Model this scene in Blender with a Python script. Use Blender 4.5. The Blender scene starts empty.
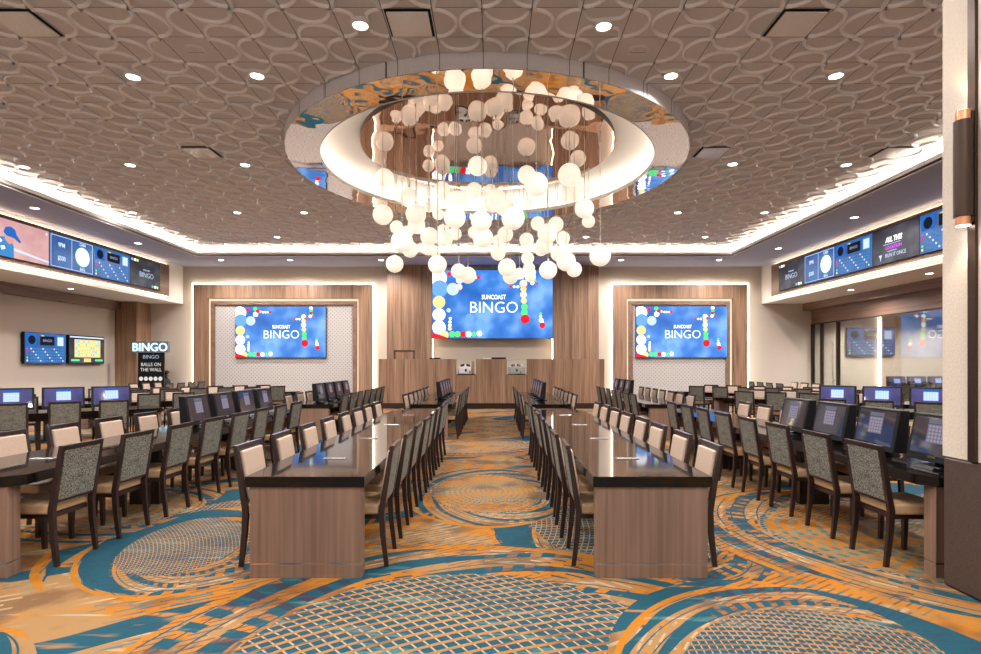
import bpy, bmesh, math, random
from mathutils import Vector, Matrix
random.seed(11)
PI = math.pi
S = bpy.context.scene
COL = S.collection
# ------------------------------------------------------------ camera, world, exposure
CX, HZ, F, H = 494.0, 364.5, 556.0, 1.614
cd = bpy.data.cameras.new('camera'); cam = bpy.data.objects.new('camera', cd); COL.objects.link(cam)
cam.location = (0, 0, H); cam.rotation_euler = (PI/2, 0, 0)
cd.sensor_width = 36; cd.lens = 36*F/981
cd.shift_x = -(CX-490.5)/981; cd.shift_y = (HZ-327)/981
cd.clip_start = .05; cd.clip_end = 200
S.camera = cam
S.view_settings.view_transform = 'Standard'; S.view_settings.look = 'None'
S.view_settings.gamma = 1; S.view_settings.use_curve_mapping = False
S.view_settings.exposure = 0.48
W = bpy.data.worlds.new('world'); S.world = W; W.use_nodes = True
W.node_tree.nodes['Background'].inputs[0].default_value = (1.0, .9, .82, 1)
W.node_tree.nodes['Background'].inputs[1].default_value = .65
DOWN_W = 480.0; LED = 7.5; SCREEN = 1.0
try:
    S.cycles.use_denoising = True; S.cycles.use_light_tree = True
    S.cycles.max_bounces = 8; S.cycles.diffuse_bounces = 4; S.cycles.sample_clamp_indirect = 6
    S.cycles.caustics_reflective = False; S.cycles.caustics_refractive = False
except Exception: pass

# ------------------------------------------------------------ helpers
def at(px, py, Y): return Vector(((px-CX)*Y/F, Y, H+(HZ-py)*Y/F))
class MB:
    def __init__(s): s.v = []; s.f = []; s.m = []; s.sm = []
    def add(s, vs, fs, mi=0, smooth=False):
        n = len(s.v); s.v += [tuple(p) for p in vs]
        for f in fs: s.f.append(tuple(n+i for i in f)); s.m.append(mi); s.sm.append(smooth)
        return s
    def box(s, x0, x1, y0, y1, z0, z1, mi=0, M=None):
        vs = [(x, y, z) for x in (x0, x1) for y in (y0, y1) for z in (z0, z1)]
        if M: vs = [M @ Vector(p) for p in vs]
        return s.add(vs, [(0,1,3,2),(4,6,7,5),(0,4,5,1),(2,3,7,6),(0,2,6,4),(1,5,7,3)], mi)
    def hexa(s, b, t, mi=0):
        "bottom quad + top quad (ccw seen from above)"
        return s.add(list(b)+list(t), [(3,2,1,0),(4,5,6,7),(0,1,5,4),(1,2,6,5),(2,3,7,6),(3,0,4,7)], mi)
    def prism(s, poly, z0, z1, mi=0):
        n = len(poly)
        vs = [(x,y,z0) for x,y in poly]+[(x,y,z1) for x,y in poly]
        return s.add(vs, [tuple(range(n-1,-1,-1)), tuple(range(n,2*n))]+[(i,(i+1)%n,n+(i+1)%n,n+i) for i in range(n)], mi)
    def bar(s, pts, w, d, mi=0):
        "swept rectangle, w along x, d along y, through pts"
        vs = []; fs = []
        for i, p in enumerate(pts):
            ww = w[i] if isinstance(w, (list, tuple)) else w; dd = d[i] if isinstance(d, (list, tuple)) else d
            for a, b in ((-1,-1),(1,-1),(1,1),(-1,1)): vs.append((p[0]+a*ww/2, p[1]+b*dd/2, p[2]))
        n = len(pts)
        for i in range(n-1):
            for k in range(4): fs.append((4*i+k, 4*i+(k+1)%4, 4*i+4+(k+1)%4, 4*i+4+k))
        fs += [(3,2,1,0), tuple(4*(n-1)+k for k in range(4))]
        return s.add(vs, fs, mi)
    def tube(s, a, b, r0, r1=None, n=12, mi=0, caps=True, smooth=True):
        r1 = r0 if r1 is None else r1; a = Vector(a); b = Vector(b); d = (b-a).normalized()
        u = d.orthogonal().normalized(); w = d.cross(u); vs = []
        for c, r in ((a, r0), (b, r1)):
            for k in range(n):
                t = 2*PI*k/n; vs.append(c+u*(r*math.cos(t))+w*(r*math.sin(t)))
        s.add(vs, [(k,(k+1)%n,n+(k+1)%n,n+k) for k in range(n)], mi, smooth)
        if caps:
            s.add(vs[:n], [tuple(range(n-1,-1,-1))], mi); s.add(vs[n:], [tuple(range(n))], mi)
        return s
    def sphere(s, c, r, seg=20, ring=12, mi=0, sc=(1,1,1)):
        vs = [(c[0], c[1], c[2]+r*sc[2])]
        for i in range(1, ring):
            a = PI*i/ring
            for k in range(seg):
                t = 2*PI*k/seg
                vs.append((c[0]+r*sc[0]*math.sin(a)*math.cos(t), c[1]+r*sc[1]*math.sin(a)*math.sin(t), c[2]+r*sc[2]*math.cos(a)))
        vs.append((c[0], c[1], c[2]-r*sc[2])); L = len(vs)-1; fs = []
        for k in range(seg):
            fs.append((0, 1+k, 1+(k+1)%seg)); fs.append((L, L-seg+(k+1)%seg, L-seg+k))
        for i in range(ring-2):
            for k in range(seg):
                a = 1+i*seg+k; b = 1+i*seg+(k+1)%seg; fs.append((a, a+seg, b+seg, b))
        return s.add(vs, fs, mi, True)
    def rings(s, prof, n=96, c=(0,0), mi=0, smooth=True):
        "lathe an open profile of (radius, z) about the vertical axis at c"
        vs = []
        for r, z in prof:
            for k in range(n):
                t = 2*PI*k/n; vs.append((c[0]+r*math.cos(t), c[1]+r*math.sin(t), z))
        fs = []
        for i in range(len(prof)-1):
            for k in range(n): fs.append((i*n+k, i*n+(k+1)%n, (i+1)*n+(k+1)%n, (i+1)*n+k))
        return s.add(vs, fs, mi, smooth)
    def disc(s, c, r, n=24, mi=0, sx=1, ax='y'):
        vs = []
        for k in range(n):
            t = 2*PI*k/n; a = r*sx*math.cos(t); b = r*math.sin(t)
            vs.append((c[0]+a, c[1], c[2]+b) if ax == 'y' else (c[0]+a, c[1]+b, c[2]))
        return s.add(vs, [tuple(range(n))], mi)
    def rect(s, x0, x1, z0, z1, y=0, mi=0):
        return s.add([(x0,y,z0),(x1,y,z0),(x1,y,z1),(x0,y,z1)], [(0,1,2,3)], mi)
    def build(s, name, mats, parent=None, bevel=0, loc=None, seg=1):
        me = bpy.data.meshes.new(name)
        me.from_pydata(s.v, [], s.f)
        if not isinstance(mats, (list, tuple)): mats = [mats]
        for m in mats: me.materials.append(m)
        me.polygons.foreach_set('material_index', s.m); me.polygons.foreach_set('use_smooth', s.sm)
        if bevel:
            bm = bmesh.new(); bm.from_mesh(me)
            bmesh.ops.recalc_face_normals(bm, faces=bm.faces)
            es = [e for e in bm.edges if len(e.link_faces) == 2 and e.calc_face_angle(0) > .5]
            bmesh.ops.bevel(bm, geom=es, offset=bevel, segments=seg, affect='EDGES', profile=.5)
            bm.to_mesh(me); bm.free()
        me.update()
        o = bpy.data.objects.new(name, me); COL.objects.link(o)
        if parent: o.parent = parent
        if loc: o.location = loc
        return o
def tag(o, label=None, cat=None, group=None, kind=None):
    if label: o['label'] = label
    if cat: o['category'] = cat
    if group: o['group'] = group
    if kind: o['kind'] = kind
    return o
def empty(name, loc=(0,0,0), rz=0):
    o = bpy.data.objects.new(name, None); COL.objects.link(o); o.location = loc; o.rotation_euler = (0,0,rz)
    o.empty_display_size = .1
    return o
def kids(o): return [c for c in KIDS.get(o.name, [])]
def copy_tree(o, parent=None):
    c = o.copy(); COL.objects.link(c)
    if parent: c.parent = parent
    for ch in [x for x in o.children]: copy_tree(ch, c)
    return c
def struct(mb, name, mat, **k):
    o = mb.build(name, mat, **k); o['kind'] = 'structure'; return o
def text(name, s, mat, size, parent, loc, rot=(PI/2,0,0), ext=.002, align='CENTER', off=0.0, sx=1.0, shear=0.0):
    c = bpy.data.curves.new(name, 'FONT'); c.body = s; c.size = size; c.extrude = ext
    c.align_x = align; c.align_y = 'CENTER'; c.offset = off; c.resolution_u = 3; c.shear = shear
    c.materials.append(mat)
    t = bpy.data.objects.new(name+'_tmp', c); COL.objects.link(t)
    dg = bpy.context.evaluated_depsgraph_get()
    me = bpy.data.meshes.new_from_object(t.evaluated_get(dg)); me.name = name
    bpy.data.objects.remove(t); 
    me.transform(Matrix.Diagonal((sx,1,1,1)))
    o = bpy.data.objects.new(name, me); COL.objects.link(o); o.parent = parent
    o.location = loc; o.rotation_euler = rot
    return o
ORD = ['first','second','third','fourth','fifth','sixth','seventh','eighth','ninth','tenth','eleventh','twelfth']

# ------------------------------------------------------------ materials
def newmat(name):
    m = bpy.data.materials.new(name); m.use_nodes = True
    return m, m.node_tree, m.node_tree.nodes['Principled BSDF']
def plain(name, col, rough=.6, metal=0, noise=0, nscale=40, bump=0, spec=.5, coat=0):
    m, nt, b = newmat(name)
    b.inputs['Base Color'].default_value = (*col, 1); b.inputs['Roughness'].default_value = rough
    b.inputs['Metallic'].default_value = metal; b.inputs['Specular IOR Level'].default_value = spec
    b.inputs['Coat Weight'].default_value = coat; b.inputs['Coat Roughness'].default_value = .08
    tc = nt.nodes.new('ShaderNodeTexCoord'); n = nt.nodes.new('ShaderNodeTexNoise')
    n.inputs['Scale'].default_value = nscale; n.inputs['Detail'].default_value = 3
    nt.links.new(tc.outputs['Object'], n.inputs['Vector'])
    r = nt.nodes.new('ShaderNodeValToRGB'); a = noise if noise else .04
    r.color_ramp.elements[0].position = .3; r.color_ramp.elements[1].position = .7
    r.color_ramp.elements[0].color = (*[c*(1-a) for c in col], 1)
    r.color_ramp.elements[1].color = (*[min(1, c*(1+a)) for c in col], 1)
    nt.links.new(n.outputs['Fac'], r.inputs['Fac']); nt.links.new(r.outputs['Color'], b.inputs['Base Color'])
    if bump:
        bp = nt.nodes.new('ShaderNodeBump'); bp.inputs['Strength'].default_value = bump; bp.inputs['Distance'].default_value = .01
        nt.links.new(n.outputs['Fac'], bp.inputs['Height']); nt.links.new(bp.outputs['Normal'], b.inputs['Normal'])
    return m
def emit(name, col, st):
    m = bpy.data.materials.new(name); m.use_nodes = True; nt = m.node_tree; nt.nodes.clear()
    e = nt.nodes.new('ShaderNodeEmission'); o = nt.nodes.new('ShaderNodeOutputMaterial')
    e.inputs[0].default_value = (*col, 1); e.inputs[1].default_value = st
    nt.links.new(e.outputs[0], o.inputs[0]); return m
def wood(name, c0, c1, c2, axis='z', scale=1.0, rough=.45):
    m, nt, b = newmat(name)
    tc = nt.nodes.new('ShaderNodeTexCoord'); mp = nt.nodes.new('ShaderNodeMapping')
    sc = {'z': (34, 34, .7), 'x': (.7, 34, 34), 'y': (34, .7, 34)}[axis]
    mp.inputs['Scale'].default_value = [s*scale for s in sc]
    nt.links.new(tc.outputs['Object'], mp.inputs['Vector'])
    n = nt.nodes.new('ShaderNodeTexNoise'); n.inputs['Scale'].default_value = 1; n.inputs['Detail'].default_value = 4
    n.inputs['Distortion'].default_value = .3
    mp2 = nt.nodes.new('ShaderNodeMapping'); sc2 = {'z': (5, 5, .25), 'x': (.25, 5, 5), 'y': (5, .25, 5)}[axis]
    mp2.inputs['Scale'].default_value = sc2; nt.links.new(tc.outputs['Object'], mp2.inputs['Vector'])
    n2 = nt.nodes.new('ShaderNodeTexNoise'); n2.inputs['Scale'].default_value = 1; n2.inputs['Detail'].default_value = 2
    nt.links.new(mp.outputs[0], n.inputs['Vector']); nt.links.new(mp2.outputs[0], n2.inputs['Vector'])
    mx = nt.nodes.new('ShaderNodeMath'); mx.operation = 'MULTIPLY_ADD'; mx.inputs[1].default_value = .45
    nt.links.new(n2.outputs['Fac'], mx.inputs[0])
    m3 = nt.nodes.new('ShaderNodeMath'); m3.operation = 'MULTIPLY'; m3.inputs[1].default_value = .55
    nt.links.new(n.outputs['Fac'], m3.inputs[0]); nt.links.new(m3.outputs[0], mx.inputs[2])
    r = nt.nodes.new('ShaderNodeValToRGB'); e = r.color_ramp.elements
    e[0].position = .36; e[0].color = (*c0, 1); e[1].position = .66; e[1].color = (*c2, 1)
    k = e.new(.5); k.color = (*c1, 1)
    nt.links.new(mx.outputs[0], r.inputs['Fac']); nt.links.new(r.outputs['Color'], b.inputs['Base Color'])
    b.inputs['Roughness'].default_value = rough
    return m

M = {}
M['cream'] = plain('cream_wall_covering', (.53,.465,.40), .8, noise=.07, nscale=60, bump=.25)
M['white'] = plain('white_painted_plaster', (.74,.71,.69), .7, noise=.02)
M['soffit'] = plain('blue_lit_soffit_paint', (.36,.385,.52), .8, noise=.03)  # lavender cast of blue light put into the soffit colour
M['wood'] = wood('walnut_vertical', (.13,.070,.043), (.25,.145,.09), (.37,.235,.155))
M['woodx'] = wood('walnut_along_x', (.15,.085,.06), (.22,.13,.09), (.29,.175,.125), 'x')
M['woody'] = wood('walnut_along_y', (.13,.072,.05), (.19,.11,.078), (.25,.15,.105), 'y')
M['dkwood'] = plain('dark_wenge_wood', (.018,.008,.007), .45, noise=.3, nscale=30, spec=.3, coat=.5)
M['twood'] = wood('table_panel_wood', (.125,.073,.050), (.18,.108,.075), (.24,.15,.108), rough=.5)
M['black'] = plain('black_plastic', (.006,.006,.008), .5, spec=.2)
M['chrome'] = plain('brushed_steel', (.6,.6,.62), .25, metal=1)
M['copper'] = plain('copper', (.72,.36,.2), .3, metal=1)
M['bronze'] = plain('dark_bronze', (.06,.04,.032), .3, metal=.7)
M['wains'] = plain('dark_bronze_wainscot', (.055,.035,.028), .5, noise=.25, nscale=90, bump=.2)
M['tan'] = plain('tan_seat_vinyl', (.37,.235,.13), .5, noise=.08, nscale=50)
M['creamv'] = plain('cream_back_vinyl', (.46,.345,.27), .42, noise=.05, nscale=50)
M['slot'] = plain('dark_gap', (.01,.01,.01), .9)
M['clothes'] = plain('black_cloth', (.015,.015,.018), .9)
M['skin'] = plain('skin', (.5,.28,.19), .6)
M['hair'] = plain('dark_hair', (.01,.008,.008), .6)
M['whitep'] = plain('white_plastic', (.7,.7,.72), .4)
M['boxgrey'] = plain('grey_acrylic', (.13,.15,.18), .4)
M['redp'] = plain('red_plastic', (.6,.04,.05), .4)
# grey speckled fabric
m, nt, b = newmat('grey_speckled_fabric'); M['grey'] = m
tc = nt.nodes.new('ShaderNodeTexCoord'); n = nt.nodes.new('ShaderNodeTexNoise'); n.inputs['Scale'].default_value = 110; n.inputs['Detail'].default_value = 2
nt.links.new(tc.outputs['Object'], n.inputs['Vector']); r = nt.nodes.new('ShaderNodeValToRGB')
r.color_ramp.elements[0].position = .4; r.color_ramp.elements[0].color = (.032,.030,.025, 1)
r.color_ramp.elements[1].position = .62; r.color_ramp.elements[1].color = (.235,.23,.195, 1)
nt.links.new(n.outputs['Fac'], r.inputs['Fac']); nt.links.new(r.outputs['Color'], b.inputs['Base Color']); b.inputs['Roughness'].default_value = .9
# black quartz tabletop
m, nt, b = newmat('polished_dark_quartz'); M['quartz'] = m
tc = nt.nodes.new('ShaderNodeTexCoord'); n = nt.nodes.new('ShaderNodeTexNoise'); n.inputs['Scale'].default_value = 160; n.inputs['Detail'].default_value = 2
nt.links.new(tc.outputs['Object'], n.inputs['Vector']); r = nt.nodes.new('ShaderNodeValToRGB')
r.color_ramp.elements[0].position = .42; r.color_ramp.elements[0].color = (.003,.003,.003, 1)
r.color_ramp.elements[1].position = .7; r.color_ramp.elements[1].color = (.012,.009,.008, 1)
nt.links.new(n.outputs['Fac'], r.inputs['Fac']); nt.links.new(r.outputs['Color'], b.inputs['Base Color'])
b.inputs['Roughness'].default_value = .06; b.inputs['Specular IOR Level'].default_value = .35
# patterned panel inside the frames: small lattice of marks
m, nt, b = newmat('patterned_grey_wallcovering'); M['panel'] = m
b.inputs['Base Color'].default_value = (.42,.39,.38,1); b.inputs['Roughness'].default_value = .8
# mirror, gently rippled
def mirror(name, col, bump, sc, rough=.02):
    m, nt, b = newmat(name)
    b.inputs['Base Color'].default_value = (*col, 1); b.inputs['Metallic'].default_value = 1; b.inputs['Roughness'].default_value = rough
    tc = nt.nodes.new('ShaderNodeTexCoord'); n = nt.nodes.new('ShaderNodeTexNoise'); n.inputs['Scale'].default_value = sc; n.inputs['Detail'].default_value = 1
    bp = nt.nodes.new('ShaderNodeBump'); bp.inputs['Strength'].default_value = bump; bp.inputs['Distance'].default_value = .05
    nt.links.new(tc.outputs['Object'], n.inputs['Vector']); nt.links.new(n.outputs['Fac'], bp.inputs['Height']); nt.links.new(bp.outputs['Normal'], b.inputs['Normal'])
    return m
M['mirror'] = mirror('bronze_tinted_mirror', (.80,.70,.64), .10, 2.2)
M['mirror2'] = mirror('rippled_mirror_ceiling', (.55,.43,.38), .12, 1.6)
# glass
m = bpy.data.materials.new('partition_glass'); m.use_nodes = True; nt = m.node_tree; nt.nodes.clear(); M['glass'] = m
g = nt.nodes.new('ShaderNodeBsdfGlossy'); g.inputs['Roughness'].default_value = .01; t = nt.nodes.new('ShaderNodeBsdfTransparent')
t.inputs[0].default_value = (.93,.94,.92,1)
mx = nt.nodes.new('ShaderNodeMixShader'); fr = nt.nodes.new('ShaderNodeLayerWeight'); fr.inputs[0].default_value = .25
ma = nt.nodes.new('ShaderNodeMath'); ma.operation = 'MULTIPLY_ADD'; ma.inputs[1].default_value = .45; ma.inputs[2].default_value = .06
nt.links.new(fr.outputs['Fresnel'], ma.inputs[0]); nt.links.new(ma.outputs[0], mx.inputs[0])
o = nt.nodes.new('ShaderNodeOutputMaterial'); nt.links.new(t.outputs[0], mx.inputs[1]); nt.links.new(g.outputs[0], mx.inputs[2]); nt.links.new(mx.outputs[0], o.inputs[0])
M['clear'] = M['glass']
# lights
WARM = (1.0,.76,.50)
M['led'] = emit('warm_led_strip', WARM, LED)
M['led2'] = emit('cove_led_strip', (1.0,.84,.66), LED*8)
M['ledr'] = emit('ring_led_strip', (1.0,.88,.72), 13.0)
M['ledi'] = emit('inner_frame_led', (1.0,.76,.52), .85)
M['ledw'] = emit('frame_led_strip', (1.0,.86,.66), LED*1.3)
M['lens'] = emit('downlight_lens', (1.0,.95,.88), 14)
m, nt, b = newmat('opal_glass_globe'); M['globe'] = m
b.inputs['Base Color'].default_value = (.9,.87,.82,1); b.inputs['Roughness'].default_value = .25
b.inputs['Emission Color'].default_value = (1.0,.86,.70,1); b.inputs['Emission Strength'].default_value = .50
M['cord'] = plain('pale_pendant_cord', (.62,.55,.48), .4, metal=.3)
M['letter_on'] = emit('lit_white_letters', (.50,.82,1.0), 1.6)
SC = {}
def scol(n, c, s=None): SC[n] = emit('screen_'+n, c, SCREEN if s is None else s); return SC[n]
scol('white', (1,1,1), 1.6); scol('pale', (.55,.68,.9)); scol('red', (.85,.02,.03)); scol('yellow', (1,.75,.3)); scol('green', (.12,.8,.25))
scol('cyan', (.1,.6,.95)); scol('navy', (.01,.04,.16)); scol('dark', (.012,.012,.02)); scol('blue', (.02,.12,.45)); scol('mid', (.05,.22,.5))
scol('purple', (.35,.1,.8)); scol('magenta', (.6,.1,.75)); scol('clay', (.50,.28,.27), 1.0); scol('amber', (.95,.6,.2)); scol('grey', (.25,.32,.42))
scol('soft', (.55,.53,.5)); scol('lilac', (.30,.42,1.0), 1.3); scol('fade', (.16,.38,.80)); scol('skinp', (.6,.3,.25))
def noise_screen(name, cols, scale, st=SCREEN, gloss=True):
    m, nt, b = newmat(name)
    tc = nt.nodes.new('ShaderNodeTexCoord'); n = nt.nodes.new('ShaderNodeTexNoise'); n.inputs['Scale'].default_value = scale; n.inputs['Detail'].default_value = 2
    nt.links.new(tc.outputs['Object'], n.inputs['Vector']); r = nt.nodes.new('ShaderNodeValToRGB'); e = r.color_ramp.elements
    e[0].position = .32; e[0].color = (*cols[0], 1); e[1].position = .68; e[1].color = (*cols[-1], 1)
    if len(cols) == 3: k = e.new(.5); k.color = (*cols[1], 1)
    nt.links.new(n.outputs['Fac'], r.inputs['Fac']); nt.links.new(r.outputs['Color'], b.inputs['Emission Color'])
    b.inputs['Emission Strength'].default_value = st; b.inputs['Base Color'].default_value = (.01,.01,.012,1)
    b.inputs['Roughness'].default_value = .04 if gloss else .5; b.inputs['Specular IOR Level'].default_value = .6 if gloss else .2
    return m
M['sblue'] = noise_screen('blue_video_screen', [(.015,.10,.42),(.045,.20,.62),(.20,.42,.85)], .9, gloss=False)
M['sdark'] = noise_screen('dark_video_screen', [(.012,.012,.02),(.03,.032,.045),(.07,.08,.10)], 1.5, .9, False)
M['sboard'] = noise_screen('board_video_screen', [(.015,.06,.20),(.03,.11,.30)], 2, 1.1, False)
M['sclay'] = noise_screen('ball_field_video', [(.42,.21,.22),(.52,.29,.28)], 2, 1.1, False)
M['term'] = noise_screen('terminal_display', [(.02,.018,.035),(.035,.03,.05)], 4, .45)
M['termb'] = noise_screen('lit_terminal_display', [(.035,.035,.13),(.09,.085,.26)], 3, .85)

# node expression helper
class E:
    nt = None
    def __init__(s, k): s.k = k
    @staticmethod
    def op(o, *a):
        n = E.nt.nodes.new('ShaderNodeMath'); n.operation = o
        for i, x in enumerate(a):
            if isinstance(x, E): E.nt.links.new(x.k, n.inputs[i])
            else: n.inputs[i].default_value = float(x)
        return E(n.outputs[0])
    def __add__(s, o): return E.op('ADD', s, o)
    def __radd__(s, o): return E.op('ADD', o, s)
    def __sub__(s, o): return E.op('SUBTRACT', s, o)
    def __rsub__(s, o): return E.op('SUBTRACT', o, s)
    def __mul__(s, o): return E.op('MULTIPLY', s, o)
    def __rmul__(s, o): return E.op('MULTIPLY', o, s)
    def __truediv__(s, o): return E.op('DIVIDE', s, o)
    def gt(s, o): return E.op('GREATER_THAN', s, o)
    def lt(s, o): return E.op('LESS_THAN', s, o)
    def fr(s): return E.op('FRACT', s)
    def ab(s): return E.op('ABSOLUTE', s)
def hyp(u, v): return E.op('SQRT', u*u+v*v)
def sel(m, a, b): return b+(a-b)*m if isinstance(b, E) or isinstance(a, E) else E.op('MULTIPLY_ADD', m, a-b, b)
def cmix(fac, a, b):
    n = E.nt.nodes.new('ShaderNodeMix'); n.data_type = 'RGBA'
    E.nt.links.new(fac.k, n.inputs[0])
    for i, c in ((6, a), (7, b)):
        if isinstance(c, tuple): n.inputs[i].default_value = (*c, 1)
        else: E.nt.links.new(c, n.inputs[i])
    return n.outputs[2]
def noise(vec, scale, detail=2, mapping=None):
    n = E.nt.nodes.new('ShaderNodeTexNoise'); n.inputs['Scale'].default_value = scale; n.inputs['Detail'].default_value = detail
    if mapping:
        mp = E.nt.nodes.new('ShaderNodeMapping'); mp.inputs['Scale'].default_value = mapping[0]; mp.inputs['Rotation'].default_value = (0,0,mapping[1])
        E.nt.links.new(vec, mp.inputs['Vector']); vec = mp.outputs[0]
    E.nt.links.new(vec, n.inputs['Vector']); return E(n.outputs['Fac'])
def sep(vec):
    n = E.nt.nodes.new('ShaderNodeSeparateXYZ'); E.nt.links.new(vec, n.inputs[0]); return E(n.outputs[0]), E(n.outputs[1]), E(n.outputs[2])

# small lattice of marks on the framed wall panels
E.nt = M['panel'].node_tree
P = E.nt.nodes.new('ShaderNodeTexCoord').outputs['Object']; x, y, z_ = sep(P)
pt = (E.op('SINE', x*42.0)*E.op('SINE', z_*42.0)).gt(.38)
E.nt.links.new(cmix(pt, (.43,.405,.395), (.30,.275,.27)), E.nt.nodes['Principled BSDF'].inputs['Base Color'])
# carpet
m, nt, b = newmat('swirl_patterned_carpet'); M['carpet'] = m; E.nt = nt
tc = nt.nodes.new('ShaderNodeTexCoord'); P = tc.outputs['Object']; x, y, _z = sep(P)
wob = (noise(P, .9, 1)-.5)*.22
xw = x+wob; yw = y+wob*.7
# a repeating roll of medallions, then the ones laid in front
rx = ((x/3.9+.17).fr()-.5)*3.9; ry = ((y/5.2+.40).fr()-.5)*5.2
U = rx/1.35; V = ry/1.9; K = 1.0
U = U*1.0; kind = E.op('ADD', .35, 0.0); R0 = hyp(U, V)
rot0 = U*.9-V*.35; V = V*.9+U*.35; U = rot0
MED = [  # cx, cy, rx, ry, rotation, kind (0 lattice ... 1 rings)
 (-.15, 2.9, 1.95, 2.1, .25, .10), (1.75, 2.75, 1.15, 1.42, -.5, .45), (-2.80, 5.05, .78, 1.28, .35, .30),
 (3.95, 5.2, 1.95, 2.05, .9, .80), (-.10, 7.1, 1.05, 1.62, .1, .72), (-.3, 10.9, 1.1, 1.5, 2.0, .8),
 (-4.6, 6.3, 1.3, 1.9, 1.2, .75), (-.1, 14.6, 1.2, 1.6, .7, .75), (-3.5, 2.0, 1.35, 1.55, 2.4, .2)]
for (cx, cy, ax, ay, th, kd) in MED:
    dx = x-cx; dy = y-cy; c, s_ = math.cos(th), math.sin(th)
    r = hyp(dx/ax, dy/ay); mk = r.lt(1.0)
    u = (dx*c+dy*s_)/ax; v = (dy*c-dx*s_)/ay
    U = sel(mk, u, U); V = sel(mk, v, V); kind = sel(mk, kd, kind)
wf = (noise(P, .5, 1)-.5)*.10
r = hyp(U, V)+wf
rc = hyp(U-.22, V+.18)+wf          # off-centre circles give crescents
ra = hyp(U+1.6, V+.5); rb = hyp(U-.4, V+1.9)
ang = E.op('ARCTAN2', V, U-.01)
TEAL = (.011,.058,.086); TEAL2 = (.046,.122,.135); ORG = (.33,.125,.012); TAN = (.25,.145,.062); BRN = (.085,.042,.024); LITE = (.34,.24,.14); INK = (.025,.035,.055)
n1 = noise(P, 1.1, 2, ((.7,2.2,1), .5)); n2 = noise(P, 3.0, 2, ((.5,3.5,1), .6)); n3 = noise(P, 26, 1, ((.35,1.6,1), .55))
ss = E.nt.nodes.new
def step(v, a, w=.06):
    n = nt.nodes.new('ShaderNodeMapRange'); n.clamp = True; nt.links.new(v.k, n.inputs[0]); n.inputs[1].default_value = a-w; n.inputs[2].default_value = a+w
    return E(n.outputs[0])
gold = cmix(step(n1, .5, .07), ORG, TAN)
gold = cmix(step(noise(P, 1.7, 3), .57, .05)*.6, gold, BRN)
gold = cmix(step(n2, .68, .03)*.5, gold, (.30,.36,.30))
# dashes that run with the swirl
dir1 = (xw*.55-yw*.85); dir2 = (xw*.85+yw*.55)
row = E.op('FLOOR', dir1*11.0); rnd = E.op('FRACT', E.op('SINE', row*12.99)*43.7)
dash = ((dir2*2.6+rnd*3.0).fr()).lt(.62)*((dir1*11.0).fr()).lt(.35)
outer = cmix(dash*step(noise(P, .8, 1), .45, .04), gold, cmix(step(n1, .55, .05), TEAL2, LITE))
# band field between medallions
bz = E.op('SINE', (dir1+wob*2.0)*4.2)
outer = cmix(bz.gt(.86)*step(n2, .38, .04), outer, TEAL)
# rings
dsh = ((r*24.0).fr()).lt(.34)*((ang*(6.0)+E.op('FLOOR', r*24.0)*.37).fr()).lt(.62)
goldd = cmix(dsh*step(noise(P, 1.3, 1), .50, .03), gold, cmix(step(n1, .5, .03), TEAL, LITE))
bands = (rc*6.2).fr()
bm_ = bands.lt(noise(P, .9, 1)*1.15-.19)
ringcol = cmix(bm_, goldd, cmix(step(n2, .62, .04), TEAL, TEAL2))
rad = ((ang*9.0).fr()).lt(.45)
ringcol = cmix(rad*bm_*step(noise(P, .7, 1), .50, .02), ringcol, cmix(step(n1, .5, .05), INK, ORG))
thin = ((rc*5.2*3.0).fr()).lt(.12)
ringcol = cmix(thin*step(n1, .46, .04), ringcol, TEAL)
# lattice
q1 = (ra*27.0).fr(); q2 = (rb*25.0).fr()
sq = q1.lt(.84)*q2.lt(.66)
line = cmix(q2.lt(.66), cmix(step(n1, .45, .05), TAN, gold), LITE)
lat = cmix(sq, line, cmix(step(n2, .60, .03), TEAL, TEAL2))
# dotted gold field
q3 = (r*16.0).fr(); q4 = (ang*7.0+r*2.0).fr()
dots = cmix(q3.lt(.42)*q4.lt(.55), gold, cmix(step(n1, .5, .05), (.10,.14,.13), TEAL2))
med = cmix(r.gt(.66), lat, ringcol)
med = cmix(kind.gt(.5)*(r.lt(.64)), med, dots)
sg_ = 1.0-2.0*(kind.lt(.4))
cres = hyp(U+.22*sg_, V-.16*sg_).gt(.74+.10*kind.lt(.4))*r.lt(.93)*r.gt(.42)
med = cmix(cres*(kind.lt(.7))*(kind.gt(.27)), med, cmix(step(n3, .60, .04)*.5, TEAL, INK))
edge = (r-.97).ab().lt(.018)
col = cmix(r.lt(.98), outer, med)
col = cmix(edge, col, ORG)
row3 = E.op('FLOOR', dir1*17.0); rn3 = E.op('FRACT', E.op('SINE', row3*7.31)*91.7)
d3 = ((dir1*17.0).fr()).lt(.28)*((dir2*3.4+rn3*5.0).fr()).lt(.66)*step(noise(P, .75, 2), .50, .04)
col = cmix(d3*.65, col, INK)
tuft = noise(P, 240, 1)
fine = E.nt.nodes.new('ShaderNodeMix'); fine.data_type = 'RGBA'; fine.blend_type = 'MULTIPLY'; fine.inputs[0].default_value = .55
nt.links.new(col, fine.inputs[6]); tr = nt.nodes.new('ShaderNodeValToRGB'); tr.color_ramp.elements[0].color = (.45,.45,.45,1); tr.color_ramp.elements[1].color = (1.25,1.25,1.25,1)
tr.color_ramp.elements[0].position = .3; tr.color_ramp.elements[1].position = .7
nt.links.new(tuft.k, tr.inputs[0]); nt.links.new(tr.outputs[0], fine.inputs[7])
nt.links.new(fine.outputs[2], b.inputs['Base Color']); b.inputs['Roughness'].default_value = .95; b.inputs['Specular IOR Level'].default_value = .1

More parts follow.
